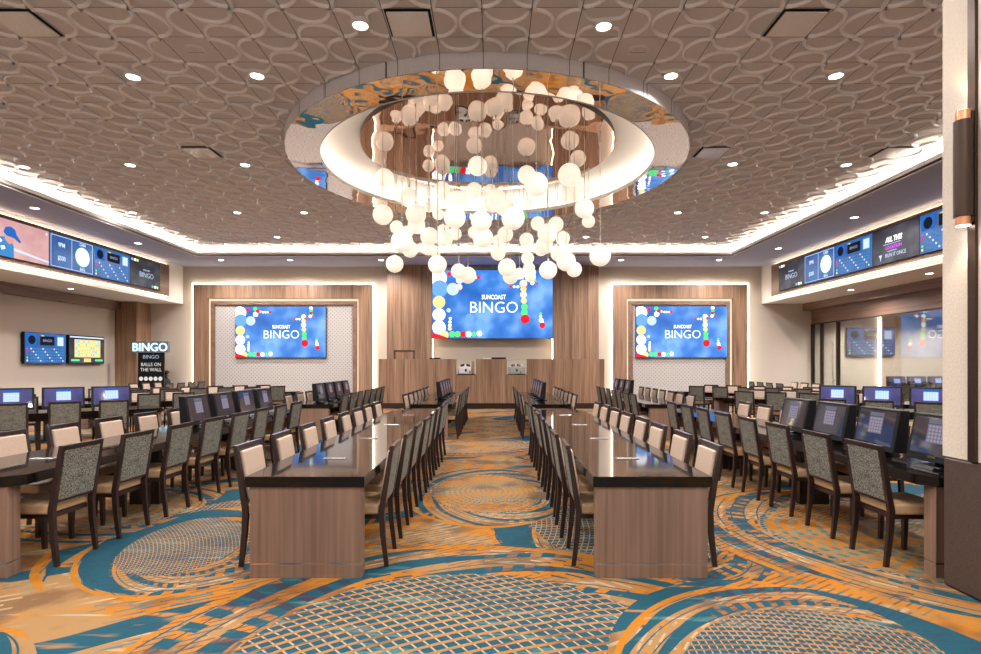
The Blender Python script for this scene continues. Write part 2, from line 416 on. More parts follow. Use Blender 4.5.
# ceiling tiles: seams
TX, TY, TP = -.148, 6.74, .61
m, nt, b = newmat('moulded_ceiling_tile'); M['ceil'] = m; E.nt = nt
tc = nt.nodes.new('ShaderNodeTexCoord'); P = tc.outputs['Object']; x, y, _z = sep(P)
g1 = ((((x-TX)/TP+.5).fr())-.5).ab().lt(.008); g2 = ((((y-TY)/TP+.5).fr())-.5).ab().lt(.008)
gm = E.op('MAXIMUM', g1, g2); g = noise(P, 160, 2)
base = cmix(step(g, .5, .2), (.50,.485,.51), (.78,.76,.79))
nt.links.new(cmix(gm, base, (.07,.055,.05)), b.inputs['Base Color']); b.inputs['Roughness'].default_value = .75
m, nt, b = newmat('ceiling_ridge_lit_tone'); M['ridge'] = m; E.nt = nt
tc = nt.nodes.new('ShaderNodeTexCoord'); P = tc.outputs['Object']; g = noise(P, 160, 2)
nt.links.new(cmix(step(g, .5, .2), (.68,.66,.68), (.92,.90,.92)), b.inputs['Base Color']); b.inputs['Roughness'].default_value = .25; b.inputs['Specular IOR Level'].default_value = .7  # paler than the tile paint: highlight on the relief put into the colour

# ------------------------------------------------------------ room
YW = 22.6; ZS = H+3.97; ZB = H+2.46; ZC = H+4.33
XL, XR = -10.85, 8.68; YC = 20.3          # coffer edges
BL, BR = -12.64, 10.87                      # bulkhead faces
WL = -14.8; GX = 12.9; YN = -3.0
struct(MB().box(WL-.3, 20.2, YN, YW+.3, -.12, 0), 'floor', M['carpet'])
# back wall
mb = MB().box(WL-.3, 20.2, YW, YW+.25, 0, ZC+1)
struct(mb, 'wall_back', M['cream'])
struct(MB().box(WL-.25, WL, YN, YW, 0, ZB+.3), 'wall_left', M['cream'])
# bulkheads with the screen boards
struct(MB().box(WL-.25, BL, YN, YW, ZB, ZS+.02), 'trim_bulkhead_left', M['white'])
struct(MB().box(BR, GX-.35, YN, YW, ZB, ZS+.02), 'trim_bulkhead_right', M['white'])
struct(MB().box(WL, WL+.24, YN, YW-.01, H+2.13, ZB), 'trim_beam_left', M['woody'])
struct(MB().box(GX-.35, GX+.25, YN, YW, H+2.18, ZB+.4), 'trim_beam_right_upper', M['woody'])
struct(MB().box(GX, GX+.25, YN, YW, H+1.645, H+2.18), 'trim_beam_right_lower', M['woody'])
struct(MB().box(-15.0+.05, -13.95, 21.7, YW, 0, ZB), 'trim_pilaster_left', M['wood'])
# soffits around the coffer
mb = MB().box(BL, XL, YN, YW, ZS, ZS+.05).box(XR, BR, YN, YW, ZS, ZS+.05).box(XL, XR, YC, YW, ZS, ZS+.05)
struct(mb, 'ceiling_soffit', M['soffit'])
LIP = .15
mb = MB().box(XL-.05, XL, YN, YC+.05, ZS-.012, ZS+LIP).box(XR, XR+.05, YN, YC+.05, ZS-.012, ZS+LIP).box(XL, XR, YC, YC+.05, ZS-.012, ZS+LIP)
struct(mb, 'trim_coffer_lip', M['white'])
mb = MB().box(XL-.55, XL-.5, YN, YC+.55, ZS+.05, ZC).box(XR+.5, XR+.55, YN, YC+.55, ZS+.05, ZC).box(XL-.5, XR+.5, YC+.5, YC+.55, ZS+.05, ZC)
struct(mb, 'trim_cove_back', M['white'])
mb = MB().box(XL-.34, XL-.26, YN, YC+.3, ZS+.055, ZS+.085).box(XR+.26, XR+.34, YN, YC+.3, ZS+.055, ZS+.085).box(XL-.2, XR+.2, YC+.26, YC+.34, ZS+.055, ZS+.085)
struct(mb, 'trim_cove_light', M['led2'])
# main ceiling with a round hole
CC = (-.13, 11.7); RO, RI = 4.0, 3.37; ZR = H+4.09; RH = 3.86
x0, x1, y0, y1 = XL-.55, XR+.55, YN, YC+.55
angs = sorted(set([2*PI*k/128 for k in range(128)] + [math.atan2(b_-CC[1], a_-CC[0]) % (2*PI) for a_ in (x0,x1) for b_ in (y0,y1)]))
vs = []
for t in angs:
    c, s_ = math.cos(t), math.sin(t)
    ks = []
    if c > 1e-9: ks.append((x1-CC[0])/c)
    if c < -1e-9: ks.append((x0-CC[0])/c)
    if s_ > 1e-9: ks.append((y1-CC[1])/s_)
    if s_ < -1e-9: ks.append((y0-CC[1])/s_)
    k = min(ks); vs += [(CC[0]+RH*c, CC[1]+RH*s_, ZC), (CC[0]+k*c, CC[1]+k*s_, ZC)]
n = len(angs)
mb = MB().add(vs, [(2*i, 2*((i+1) % n), 2*((i+1) % n)+1, 2*i+1) for i in range(n)])
struct(mb, 'ceiling', M['ceil'])
struct(MB().box(x0, x1, y0, y1, ZC+1.0, ZC+1.05), 'ceiling_deck', M['white'])
# moulded arcs on every tile
mb = MB()
def arc(pts):
    "rounded ridge hanging under the ceiling along pts"
    vs = []; fs = []; n = len(pts); prof = [(-.028, 0), (-.018, -.026), (0, -.038), (.018, -.026), (.028, 0)]
    for i, p in enumerate(pts):
        a = pts[max(0, i-1)]; b_ = pts[min(n-1, i+1)]; d = Vector((b_[0]-a[0], b_[1]-a[1])).normalized(); nx, ny = -d.y, d.x
        for w, z in prof: vs.append((p[0]+nx*w, p[1]+ny*w, ZC+z))
    for i in range(n-1):
        for k in range(4): fs.append((5*i+k, 5*i+k+1, 5*i+6+k, 5*i+5+k))
    mb.add(vs, fs, 0, True)
SPECIAL = {}
lights = [(-1.69,7.03),(1.39,7.05),(-5.38,8.29),(-3.52,8.26),(2.63,8.26),(5.08,8.26),(-10.2,12.07),(-7.82,11.95),(-5.35,11.95),(5.11,11.9),(7.57,11.95),
          (-10.2,15.7),(-7.25,15.7),(-5.36,15.7),(5.19,15.7),(7.64,15.7),(-7.3,18.7),(-3.3,18.7),(3.1,18.7),(7.1,18.7)]
vents = [(-5.9,7.0,1),(-1.06,7.0,1),(3.84,7.0,1),(-5.95,11.33,1),(4.42,11.3,1),(7.80,11.3,1)]
def tile_of(X, Y): return (math.floor((X-TX)/TP), math.floor((Y-TY)/TP))
SKIP = set(tile_of(a, b_) for a, b_, c in vents) | {tile_of(-4.16, 7.62), tile_of(2.02, 7.62)}
i0, i1 = math.floor((XL-TX)/TP), math.ceil((XR-TX)/TP); j0, j1 = math.floor((3.6-TY)/TP), math.ceil((YC-TY)/TP)
for i in range(i0-1, i1+1):
    for j in range(j0, j1+1):
        X, Y = TX+i*TP, TY+j*TP
        if (i, j) in SKIP: continue
        d = math.hypot(X+TP/2-CC[0], Y+TP/2-CC[1])
        if d < RO-.1: continue
        N = 12 if Y < 12 else 8
        if any(abs(X+TP/2-a)<.01 for a in ()): continue
        for sgn in (0, 1):
            pts = []
            for k in range(N+1):
                t = PI*k/N; a = .5-.455*math.cos(t); q = .44*math.sin(t)+.02
                if sgn: q = 1-q
                u, v = (a, q) if (i+j) % 2 == 0 else (q, a)
                px, py = X+u*TP, Y+v*TP
                pts.append((px, py))
            pts = [p for p in pts if XL-.5 < p[0] < XR+.5 and p[1] < YC+.5 and math.hypot(p[0]-CC[0], p[1]-CC[1]) > RO+.02 and all((p[0]-a)**2+(p[1]-b_)**2 > .0225 for a, b_ in lights)]
            if len(pts) > 2: arc(pts)
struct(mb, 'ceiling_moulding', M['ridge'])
# ring drum, mirror ring, recess
struct(MB().rings([(RO, ZC), (RO, ZR+.01)], 128, CC), 'ceiling_drum_side', M['ceil'])
struct(MB().rings([(RO+.005, ZR+.01), (RO+.005, ZR), (RI, ZR)], 160, CC, smooth=False), 'ceiling_mirror_ring', M['mirror'])
struct(MB().rings([(RI, ZR-.012), (RI, ZR+.07), (RI+.04, ZR+.07), (RO-.1, ZR+.03)], 160, CC), 'trim_ring_lip', M['white'])
struct(MB().rings([(RH-.01, ZR+.05), (RH-.01, ZR+.42), (RH-.1, ZR+.52), (2.55, ZR+.52)], 128, CC), 'ceiling_recess', M['white'])
struct(MB().rings([(RI+.24, ZR+.075), (RI+.24, ZR+.10), (RI+.30, ZR+.10), (RI+.30, ZR+.075)], 128, CC), 'trim_ring_light', M['ledr'])
mb = MB().rings([(2.615, ZR+.52), (2.615, ZR+.41)], 128, CC, 1); mb.disc((CC[0], CC[1], ZR+.41), 2.615, 128, 0, ax='z')
struct(mb, 'ceiling_mirror_disc', [M['mirror2'], M['bronze']])
# frames on the back wall
def frame(xa, xb, ztop, n, gl, gr):
    "stepped walnut portal on the back wall, lit round its edge; xa..xb outer"
    wd = .56; d0 = YW-.22
    mb = MB().box(xa, xa+wd, d0, YW-.04, 0, ztop).box(xb-wd, xb, d0, YW-.04, 0, ztop).box(xa+wd, xb-wd, d0, YW-.04, ztop-.56, ztop)
    struct(mb, 'trim_%d' % n, M['wood'] if False else M['wood'])
    g = .07
    mb = MB().box(xa-gl, xa+.0, YW-.10, YW-.07, 0, ztop+g).box(xb, xb+gr, YW-.10, YW-.07, 0, ztop+g).box(xa-gl, xb+gr, YW-.10, YW-.07, ztop, ztop+g-.02)
    struct(mb, 'trim_%d' % (n+1), M['ledw'])
    # inner glow step
    a, b_, zt = xa+wd, xb-wd, ztop-.56
    mb = MB().box(a-.02, a+.09, YW-.03, YW-.01, 0, zt).box(b_-.09, b_+.02, YW-.03, YW-.01, 0, zt).box(a, b_, YW-.03, YW-.01, zt-.09, zt)
    struct(mb, 'trim_%d' % (n+2), M['ledi'])
    k = .10
    mb = MB().box(a+k, a+k+.16, YW-.12, YW-.0, 0, zt-k).box(b_-k-.16, b_-k, YW-.12, YW, 0, zt-k).box(a+k+.16, b_-k-.16, YW-.12, YW, zt-k-.14, zt-k)
    struct(mb, 'trim_%d' % (n+3), M['woody'])
    struct(MB().box(a+k+.16, b_-k-.16, YW-.05, YW-.0, 0, zt-k-.14), 'wall_panel_%d' % n, M['panel'])
px = (YW-.22)/F
frame((192.9-CX)*px, (372.4-CX)*px, H+80.0*px, 1, .10, .03)
frame((613-CX)*px, (747.5-CX)*px, H+80.0*px, 5, .03, .10)
# wood-clad centre walls and the pale band below the centre screen
Y1 = YW-.35; p1 = Y1/F
struct(MB().box((387-CX)*p1, (432.2-CX)*p1, Y1, YW, 0, ZS), 'wall_centre_left', M['wood'])
struct(MB().box((553-CX)*p1, (598.7-CX)*p1, Y1, YW, 0, ZS), 'wall_centre_right', M['wood'])
struct(MB().box((432.2-CX)*p1, (432.2-CX)*p1+.04, Y1+.06, Y1+.1, 0, ZS-.3).box((553-CX)*p1-.04, (553-CX)*p1, Y1+.06, Y1+.1, 0, ZS-.3), 'trim_centre_light', M['led'])
# glass partition, door, side room
struct(MB().box(GX+.02, GX+.035, YN, 20.9, 0, H+1.645), 'window_1', M['glass'])
struct(MB().box(GX+.02, GX+.035, 21.92, 22.5, 0, H+1.645), 'window_2', M['glass'])
mb = MB()
for yy in (22.62-.12, 21.87, 20.84): mb.box(GX-.03, GX+.08, yy, yy+.09, 0, H+1.645)
mb.box(GX-.03, GX+.08, YN, 22.5, H+1.60, H+1.645)
struct(mb, 'trim_partition_posts', M['bronze'])
dr = struct(MB().box(GX+.0, GX+.03, 20.94, 21.86, .02, H+1.59), 'door_1', M['glass'])
hd = MB().tube((GX-.07, 21.06, .85), (GX-.07, 21.06, 2.5), .018, mi=0)
for z in (1.0, 2.35): hd.tube((GX-.07, 21.06, z), (GX+.01, 21.06, z), .012)
hd.build('door_handle', M['chrome'], dr)
struct(MB().box(19.9, 20.1, YN, YW, 0, H+2.2), 'wall_side_room', M['cream'])
struct(MB().box(GX+.25, 20.1, YN, YW, H+1.95, H+2.05), 'ceiling_side_room', M['soffit'])
# column in the foreground
cb = MB().box(3.30, 4.25, 2.95, 4.09, .946, ZS+.4); struct(cb, 'wall_column', M['cream'])
struct(MB().box(3.295, 4.265, 2.935, 4.09, 0, .946), 'trim_wainscot', M['wains'], bevel=.02)
struct(MB().box(3.278, 3.30, 3.79, 3.85, .946, ZS+.3), 'trim_column_channel', M['bronze'])

# ------------------------------------------------------------ lamps
sc_ = empty('wall_sconce', (3.232, 3.83, 2.57)); tag(sc_, 'dark bronze half-round wall sconce with copper ends on the foreground column', 'wall lamp')
MB().tube((0,0,.06), (0,0,.72), .056, n=24).build('sconce_body', M['bronze'], sc_)
MB().tube((0,0,.0), (0,0,.14), .044, n=24).build('copper_collar', M['copper'], sc_)
MB().tube((0,0,.71), (0,0,.79), .044, n=24).build('copper_collar', M['copper'], sc_)
MB().box(.03, .067, -.035, .02, .02, .78).build('back_plate', M['bronze'], sc_)
MB().disc((0,0,-.002), .04, 20, ax='z').disc((0,0,.792), .04, 20, ax='z').build('lamp_lens', M['lens'], sc_)
for zz, rx_ in ((-.03, 0), (.83, PI)):
    l = bpy.data.lights.new('sconce_light', 'SPOT'); l.energy = 7; l.color = (1,.78,.52); l.spot_size = 1.7; l.spot_blend = .7; l.shadow_soft_size = .03
    lo = bpy.data.objects.new('sconce_light', l); COL.objects.link(lo); lo.parent = sc_; lo.location = (-.01, 0, zz); lo.rotation_euler = (rx_, 0, 0)
def downlight_proto():
    t = empty('downlight'); tag(t, 'x', 'ceiling light')
    MB().rings([(.125, .04), (.125, -.012), (.098, -.014), (.09, -.002)], 24, smooth=True).build('trim_ring', M['white'], t)
    MB().disc((0,0,-.004), .092, 24, ax='z').build('lens', M['lens'], t)
    return t
dp = downlight_proto(); used = False
spot = bpy.data.lights.new('downlight_lamp', 'SPOT'); spot.energy = DOWN_W; spot.color = (1.0,.93,.87); spot.spot_size = 2.8; spot.spot_blend = .75; spot.shadow_soft_size = .09
def X_ok(x, z): return not (x < -13)
def downlight(x, y, z, label, group, lit=True):
    global used
    t = dp if not used else copy_tree(dp); used = True
    t.location = (x, y, z); t['label'] = label; t['group'] = group
    if lit and X_ok(x, z):
        lo = bpy.data.objects.new('downlight_lamp', spot); COL.objects.link(lo); lo.location = (x, y, z-.03)
rows = {}
for p in lights: rows.setdefault(round(p[1]*2/3), []).append(p)
seqr = sorted(rows)
for ri, kx in enumerate(seqr):
    ps = sorted(rows[kx])
    for k, (X, Y) in enumerate(ps):
        downlight(X, Y, ZC-.04, 'small round downlight in the moulded ceiling, %s from left in %s row from the front' % (ORD[k], ORD[ri]), 'downlights in the moulded ceiling')
for k, yy in enumerate((14.1, 18.2)):
    downlight(-11.65, yy, ZS, 'round downlight in left grey soffit, %s the screens' % ('nearer end, above' if k == 0 else 'far end, beside'), 'downlights in the side soffits')
for k, yy in enumerate((15.0, 19.0)):
    downlight(9.72, yy, ZS, 'round downlight in right grey soffit, %s the screens' % ('nearer end, above' if k == 0 else 'far end, beside'), 'downlights in the side soffits')
for k, xx in enumerate((221, 290, 381, 621, 719)):
    p = at(xx, 260.4, 21.1); downlight(p.x, 21.1, ZS, 'round downlight in the soffit before the back wall, %s from left' % ORD[k], 'downlights before the back wall')
downlight(11.75, 18.3, ZB, 'round downlight under the right bulkhead, farther one', 'downlights under the right bulkhead')
downlight(11.75, 15.0, ZB, 'round downlight under the right bulkhead, nearer one', 'downlights under the right bulkhead')
# downlights added behind and beside the view to brighten fronts and side room
for (X, Y, Z) in [(-5.4,4.6,ZC),(-1.7,4.0,ZC),(1.4,4.0,ZC),(5.1,4.6,ZC),(-9,4.6,ZC),(7.6,6.5,ZC),(-3.5,.8,ZC),(2.6,.8,ZC),(-1.4,-1.5,ZC),(1.4,-1.5,ZC),(-5.5,-1.5,ZC),(5.2,-1.5,ZC),(-13.7,18,ZB),(-13.7,13,ZB),(-13.7,9,ZB),(15.5,20,H+1.9),(15.5,15,H+1.9),(14.5,21.3,H+1.9),(17.5,21.3,H+1.9),(-8,8.3,ZC)]:
    downlight(X, Y, Z-.002, 'round downlight added to brighten the hall beyond the seen fixtures', 'downlights added for extra light')

# chandelier of opal globes
ch = empty('globe_chandelier', (CC[0], CC[1], ZR+.41)); tag(ch, 'chandelier of many glowing white globes hanging on thin cords from the round mirrored recess', 'chandelier')
z6 = [(45,304,28),(40,420,31),(122,366,30),(143,418,32),(145,452,27),(83,459,21),(100,503,34),(125,528,25),(77,573,27),(225,219,24),(227,278,22),(335,268,30),(325,344,25),(375,347,22),(184,394,18),(212,418,18),(270,378,32),(264,428,34),(382,385,27),(185,487,28),(232,495,26),(228,470,20),(265,479,20),(181,524,22),(203,534,18),(210,575,29),(347,440,32),(325,475,20),(352,492,32),(276,596,24),(305,608,26),(278,645,10),(396,540,20),(118,472,18),(182,196,18)]
z7 = [(145,290,28),(175,325,37),(278,295,35),(305,322,25),(280,355,28),(33,347,22),(50,365,28),(75,395,28),(103,430,36),(15,437,22),(180,447,22),(236,450,24),(210,478,31),(325,400,30),(338,440,20),(79,480,24),(145,498,22),(258,493,22),(56,500,18),(57,540,22),(200,515,27),(190,528,20),(242,542,22),(268,565,30),(374,547,33),(84,584,28),(95,612,24),(148,555,20),(153,586,18),(123,603,18),(157,613,17),(212,592,28),(293,590,24),(135,635,12)]
balls = [(370+a/3.115, 80+b_/3.115, r_/3.115) for a, b_, r_ in z6]+[(480+a/3.114, 80+b_/3.114, r_/3.114) for a, b_, r_ in z7]
rg = random.Random(5)
for (bx_, by_, br_) in balls:
    X0 = (bx_-CX)*11.7/F
    lim = max(.15, math.sqrt(max(.02, 2.42**2-(X0-CC[0])**2))*.85)
    want = F*.40/(2*br_)                     # prefer the middle globe size
    Y = min(CC[1]+lim, max(CC[1]-lim, (want+CC[1])/2+rg.uniform(-.7, .7)))
    p = at(bx_, by_, Y); R_ = br_*Y/F
    if p.z > ZR+.1: p.z = ZR+.1
    g = MB().sphere((0,0,0), R_, 28, 16).build('globe', M['globe'], ch); g.location = (p.x-CC[0], p.y-CC[1], p.z-ZR-.41)
    MB().tube((0,0,R_*.97), (0,0,ZR+.41-p.z), .0075, n=5, caps=False).tube((0,0,R_*.95), (0,0,R_+.06), .02, .012, n=8).build('cord', M['cord'], g)
# vents and speakers in the ceiling
for k, (X, Y, _) in enumerate(vents):
    i, j = tile_of(X, Y); X = TX+(i+.5)*TP; Y = TY+(j+.5)*TP
    t = empty('ceiling_vent', (X, Y, ZC)); tag(t, 'flat square ceiling air vent with a dark slot, %s' % ['at the front left corner','at the front middle','at the front right','left of the mirror ring','just right of the mirror ring','far right beside the cove'][k], 'vent', 'air vents in the ceiling')
    MB().box(-.285, .285, -.285, .285, -.004, 0).build('slot_frame', M['slot'], t)
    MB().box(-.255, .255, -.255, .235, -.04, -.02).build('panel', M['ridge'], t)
for k, (X, Y) in enumerate([(-4.12, 7.66), (1.99, 7.66)]):
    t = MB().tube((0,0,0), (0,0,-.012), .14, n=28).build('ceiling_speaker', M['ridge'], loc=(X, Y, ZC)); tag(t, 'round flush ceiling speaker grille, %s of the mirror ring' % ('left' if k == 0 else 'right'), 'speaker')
    MB().tube((0,0,-.012), (0,0,-.016), .12, n=28).build('grille', M['ceil'], t)

# ------------------------------------------------------------ screens
def bingo_graphic(o, w, h, y=-.006):
    "blue bingo picture: balls and words, screen centred on 0,0 facing -y"
    mats = ['white','pale','red','yellow','green','fade']
    B = [(.05,.12,.07,0),(.06,.27,.07,5),(.17,.28,.052,1),(.055,.47,.052,3),(.055,.655,.053,0),(.055,.84,.056,0),(.135,.59,.018,1),(.31,.70,.035,5),(.40,.78,.04,5),(.44,.85,.035,5),
         (.10,.95,.035,3),(.165,.94,.026,4),(.21,.94,.026,4),(.255,.94,.024,2),(.30,.94,.024,0),(.345,.94,.02,4),(.39,.93,.022,0),
         (.145,.86,.016,3),(.145,.81,.014,0),(.147,.76,.013,0),(.149,.71,.012,0),(.22,.04,.024,4),(.225,.15,.028,0),(.245,.09,.02,2),(.28,.10,.014,3),(.31,.11,.012,0),(.335,.11,.011,0),(.36,.11,.010,0),(.385,.11,.015,2),
         (.14,.06,.018,2),(.65,.245,.012,2),(.68,.245,.011,0),(.71,.245,.012,0),(.757,.20,.026,0),(.775,.24,.018,2),(.757,.28,.025,3),(.757,.36,.026,0),(.76,.45,.025,3),(.765,.54,.028,4),(.765,.62,.028,4),(.77,.72,.038,2),
         (.84,.03,.020,0),(.84,.08,.019,4),(.838,.13,.018,2),(.83,.19,.017,0),(.87,.20,.010,2),(.855,.16,.010,4),(.90,.64,.012,4),(.90,.68,.013,3),(.903,.735,.018,0),(.912,.77,.014,0),(.913,.81,.024,2)]
    mb = MB()
    for i, (u, v, r, c) in enumerate(B):
        X = (u-.5)*w; Z = (.5-v)*h; r *= w; n = 24; vs = []
        for k in range(n):
            t = 2*PI*k/n; vs.append((max(-w/2, min(w/2, X+r*math.cos(t))), y-i*.0001, max(-h/2, min(h/2, Z+r*math.sin(t)))))
        mb.add(vs, [tuple(range(n))], c)
    # red sweep in the lower left corner
    mb.add([(-w/2, y-.006, -h/2), (-w*.36, y-.006, -h/2), (-w*.42, y-.006, -h*.46), (-w/2, y-.006, -h*.42)], [(0,1,2,3)], 2)
    mb.build('ball_graphic', [SC[k] for k in mats], o)
    text('lettering', 'BINGO', SC['white'], h*.235, o, (.01*w, y-.008, -.055*h), ext=.001, off=-.006, sx=.98)
    text('lettering', 'SUNCOAST', SC['white'], h*.092, o, (.01*w, y-.008, .10*h), ext=.001, off=.003, sx=.74)
def screen_obj(name, w, h, depth, mat, loc, rz, label, cat='screen', group=None):
    t = empty(name, loc, rz); tag(t, label, cat, group)
    MB().box(-w/2-.012, w/2+.012, .004, depth, -h/2-.012, h/2+.012).build('housing', M['black'], t)
    MB().box(-w/2, w/2, -.002, .006, -h/2, h/2).build('display', mat, t)
    return t
def big(xa, xb, ya, yb, Y, label):
    p = Y/F; w = (xb-xa)*p; h = (yb-ya)*p
    t = screen_obj('video_screen', w, h, .08, M['sblue'], (((xa+xb)/2-CX)*p, Y, H+(HZ-(ya+yb)/2)*p), 0, label, group='blue bingo screens on the back wall')
    bingo_graphic(t, w, h); return t
big(235.4, 325.6, 306.7, 357.4, YW-.14, 'blue bingo video screen inside the lit wooden frame left of the counter')
big(636.2, 727.2, 306.4, 357.4, YW-.14, 'blue bingo video screen inside the lit wooden frame right of the counter')
big(432.4, 552.7, 270, 338.3, Y1-.02, 'largest blue bingo video screen, centred high above the wooden counter')
def board_content(o, w, h, y=-.005):
    mb = MB()
    R_ = lambda u0, u1, v0, v1, c, k=0: mb.rect((u0-.5)*w, (u1-.5)*w, (.5-v1)*h, (.5-v0)*h, y-k*.0008, c)
    R_(.03,.28,.06,.42,1); mb.disc(((.155-.5)*w, y-.001, (.5-.24)*h), .085*w, 24, 2)
    R_(.35,.70,.10,.40,2); R_(.76,.95,.07,.43,3); R_(.78,.93,.11,.40,4,1)
    for i in range(15):
        for j in range(5):
            u = .12+i*.056; v = .50+j*.098; R_(u, u+.033, v, v+.05, 3 if (i*7+j*3) % 5 else 4, 1)
    for j, c in enumerate((5,6,3,7,8)): mb.disc(((.05-.5)*w, y-.001, (.5-.53-j*.095)*h), .020*w, 14, c)
    for k in range(4): mb.disc(((.36+k*.03-.5)*w, y-.003, (.5-.09)*h), .013*w, 10, (6,7,8,3)[k])
    mb.build('number_board', [SC['navy'], SC['blue'], SC['dark'], SC['mid'], SC['pale'], SC['purple'], SC['red'], SC['green'], SC['yellow']], o)
    text('lettering', 'BINGO', SC['grey'], h*.12, o, ((.525-.5)*w, y-.004, .25*h), ext=.001)
def black_bingo(o, w, h, y=-.005):
    mb = MB()
    for k, c in enumerate((0,1,0,2,3)):
        mb.disc(((.05+k*.045-.5)*w, y-.001-k*.0002, .42*h), .028*w, 14, (0,1,4,2,3)[k]); mb.disc(((.72+k*.045-.5)*w, y-.001-k*.0002, -.42*h), .028*w, 14, (0,1,4,2,3)[k])
    mb.build('ball_graphic', [SC['cyan'], SC['red'], SC['green'], SC['yellow'], SC['white']], o)
    text('lettering', 'BINGO', SC['pale'], h*.27, o, (.02*w, y-.003, -.06*h), ext=.001, off=-.004)
    text('lettering', 'SUNCOAST', SC['pale'], h*.075, o, (.02*w, y-.003, .13*h), ext=.001)
def cash_ball(o, w, h, y=-.005):
    mb = MB(); e = .012*w
    for a, b_, c, d in ((.02,.98,.03,.045),(.02,.98,.955,.97),(.02,.03,.03,.97),(.97,.98,.03,.97),(.475,.485,.03,.97)):
        mb.rect((a-.5)*w, (b_-.5)*w, (.5-d)*h, (.5-c)*h, y-.001, 0)
    mb.disc(((.73-.5)*w, y-.002, 0), .172*w, 32, 1); mb.disc(((.73-.5)*w, y-.003, 0), .160*w, 32, 2)
    mb.rect((.60-.5)*w, (.86-.5)*w, -.012*h, .012*h, y-.004, 0)
    mb.build('ball_graphic', [SC['pale'], SC['green'], SC['white']], o)
    for s_, X, Z, sz in (('9PM', .25, .20, .19), ('$500', .25, -.20, .19), ('CASH', .73, .38, .13), ('BALL', .73, -.39, .13)):
        text('lettering', s_, SC['pale'], h*sz, o, ((X-.5)*w, y-.004, Z*h), ext=.001, off=.003, sx=.8)
def baseball(o, w, h, y=-.005):
    mb = MB(); q = lambda pts, c, k: mb.add([((u-.5)*w, y-k*.001, (.5-v)*h) for u, v in pts], [tuple(range(len(pts)))], c)
    q([(.30,.72),(1,.88),(1,.93),(.30,.80)], 4, 1)
    q([(0,.62),(.10,.50),(.20,.46),(.30,.56),(.33,.70),(.33,1),(0,1)], 0, 2)
    q([(.16,.40),(.24,.36),(.33,.44),(.31,.60),(.25,.66),(.18,.56)], 3, 3)
    q([(.15,.36),(.18,.22),(.27,.17),(.35,.22),(.38,.36),(.46,.52),(.43,.56),(.33,.46),(.20,.44)], 1, 4)
    q([(.03,.62),(.08,.55),(.13,.60),(.08,.68)], 2, 4); q([(.1,.75),(.16,.72),(.18,.80),(.12,.84)], 2, 4)
    mb.disc(((.95-.5)*w, y-.002, .40*h), .02*w, 14, 4)
    mb.build('sports_picture', [SC['mid'], SC['blue'], SC['white'], SC['skinp'], SC['pale']], o)
def promo(o, w, h, y=-.005):
    text('lettering', 'ALL THIS', SC['white'], h*.20, o, (-.02*w, y-.002, .14*h), ext=.001, off=.006, sx=.8, shear=.15)
    text('lettering', 'LOCATION', SC['magenta'], h*.13, o, (-.02*w, y-.002, -.08*h), ext=.001, off=.006, sx=.95)
    text('lettering', 'RUN IT ONCE', SC['pale'], h*.15, o, (.02*w, y-.002, -.30*h), ext=.001, sx=.85)
    mb = MB().rect(-.25*w, .13*w, .015*h, .03*h, y-.001, 0).rect(-.16*w, .05*w, -.19*h, -.175*h, y-.001, 0)
    mb.add([(-.36*w, y-.001, -.24*h), (-.28*w, y-.001, -.24*h), (-.30*w, y-.001, -.32*h), (-.31*w, y-.001, -.44*h), (-.33*w, y-.001, -.32*h)], [(0,4,3,2,1)], 0)
    mb.build('logo_mark', [SC['pale']], o)
def yellow_board(o, w, h, y=-.005):
    mb = MB(); R_ = lambda u0, u1, v0, v1, c, k: mb.rect((u0-.5)*w, (u1-.5)*w, (.5-v1)*h, (.5-v0)*h, y-k*.001, c)
    R_(.14,.88,.14,.78,0,0); R_(.02,.98,.03,.08,1,0); R_(.40,.60,.82,.95,0,0); R_(.05,.28,.85,.92,2,0); R_(.72,.95,.85,.92,2,0)
    rr = random.Random(3)
    for i in range(10):
        for j in range(5):
            c = 3 if rr.random() < .45 else 4
            R_(.16+i*.071, .16+i*.071+.05, .17+j*.122, .17+j*.122+.08, c, 1)
    mb.build('number_board', [SC['amber'], SC['pale'], SC['green'], SC['cyan'], SC['yellow']], o)
# boards on the bulkheads (screens hang on a long walnut board)
W_, H_ = 1.70, .955; zc = H+(3.717+2.764)/2
for side, X, rz, yfar, ys in ((-1, BL, PI/2, 21.43, 19.905), (1, BR, -PI/2, 21.55, 20.03)):
    sx = 1 if side < 0 else -1                       # towards the room
    nm = 'left' if side < 0 else 'right'
    struct(MB().box(min(X, X+sx*.12), max(X, X+sx*.12), YN, yfar, H+2.64, H+3.83), 'trim_screen_board_'+nm, M['woody'])
    for z in (H+3.835, H+2.615):
        struct(MB().box(min(X+sx*.01, X+sx*.05), max(X+sx*.01, X+sx*.05), YN, yfar-.02, z, z+.02), 'trim_board_light_'+nm, M['led'])
    kinds = (['bingo','cash','board','ball'][0:1]+['board','cash','ball','bingo','board'] if side < 0 else ['bingo','cash','board','promo','board','bingo'])
    for k, kd in enumerate(kinds):
        yy = ys-k*1.73
        mat = {'bingo':M['sdark'],'cash':M['sboard'],'board':M['sboard'],'ball':M['sclay'],'promo':M['sdark']}[kd]
        des = {'bingo':'dark screen showing BINGO','cash':'blue screen showing 9PM and a cash ball','board':'blue bingo number board screen','ball':'screen showing a baseball player in a blue cap','promo':'dark promotional screen with white and purple words'}[kd]
        t = screen_obj('wall_screen', W_, H_, .05, mat, (X+sx*.175, yy, zc), rz, '%s, %s from far end of %s bulkhead' % (des, ORD[k], nm), group='screens on the %s bulkhead' % nm)
        {'bingo':black_bingo,'cash':cash_ball,'board':board_content,'ball':baseball,'promo':promo}[kd](t, W_, H_)
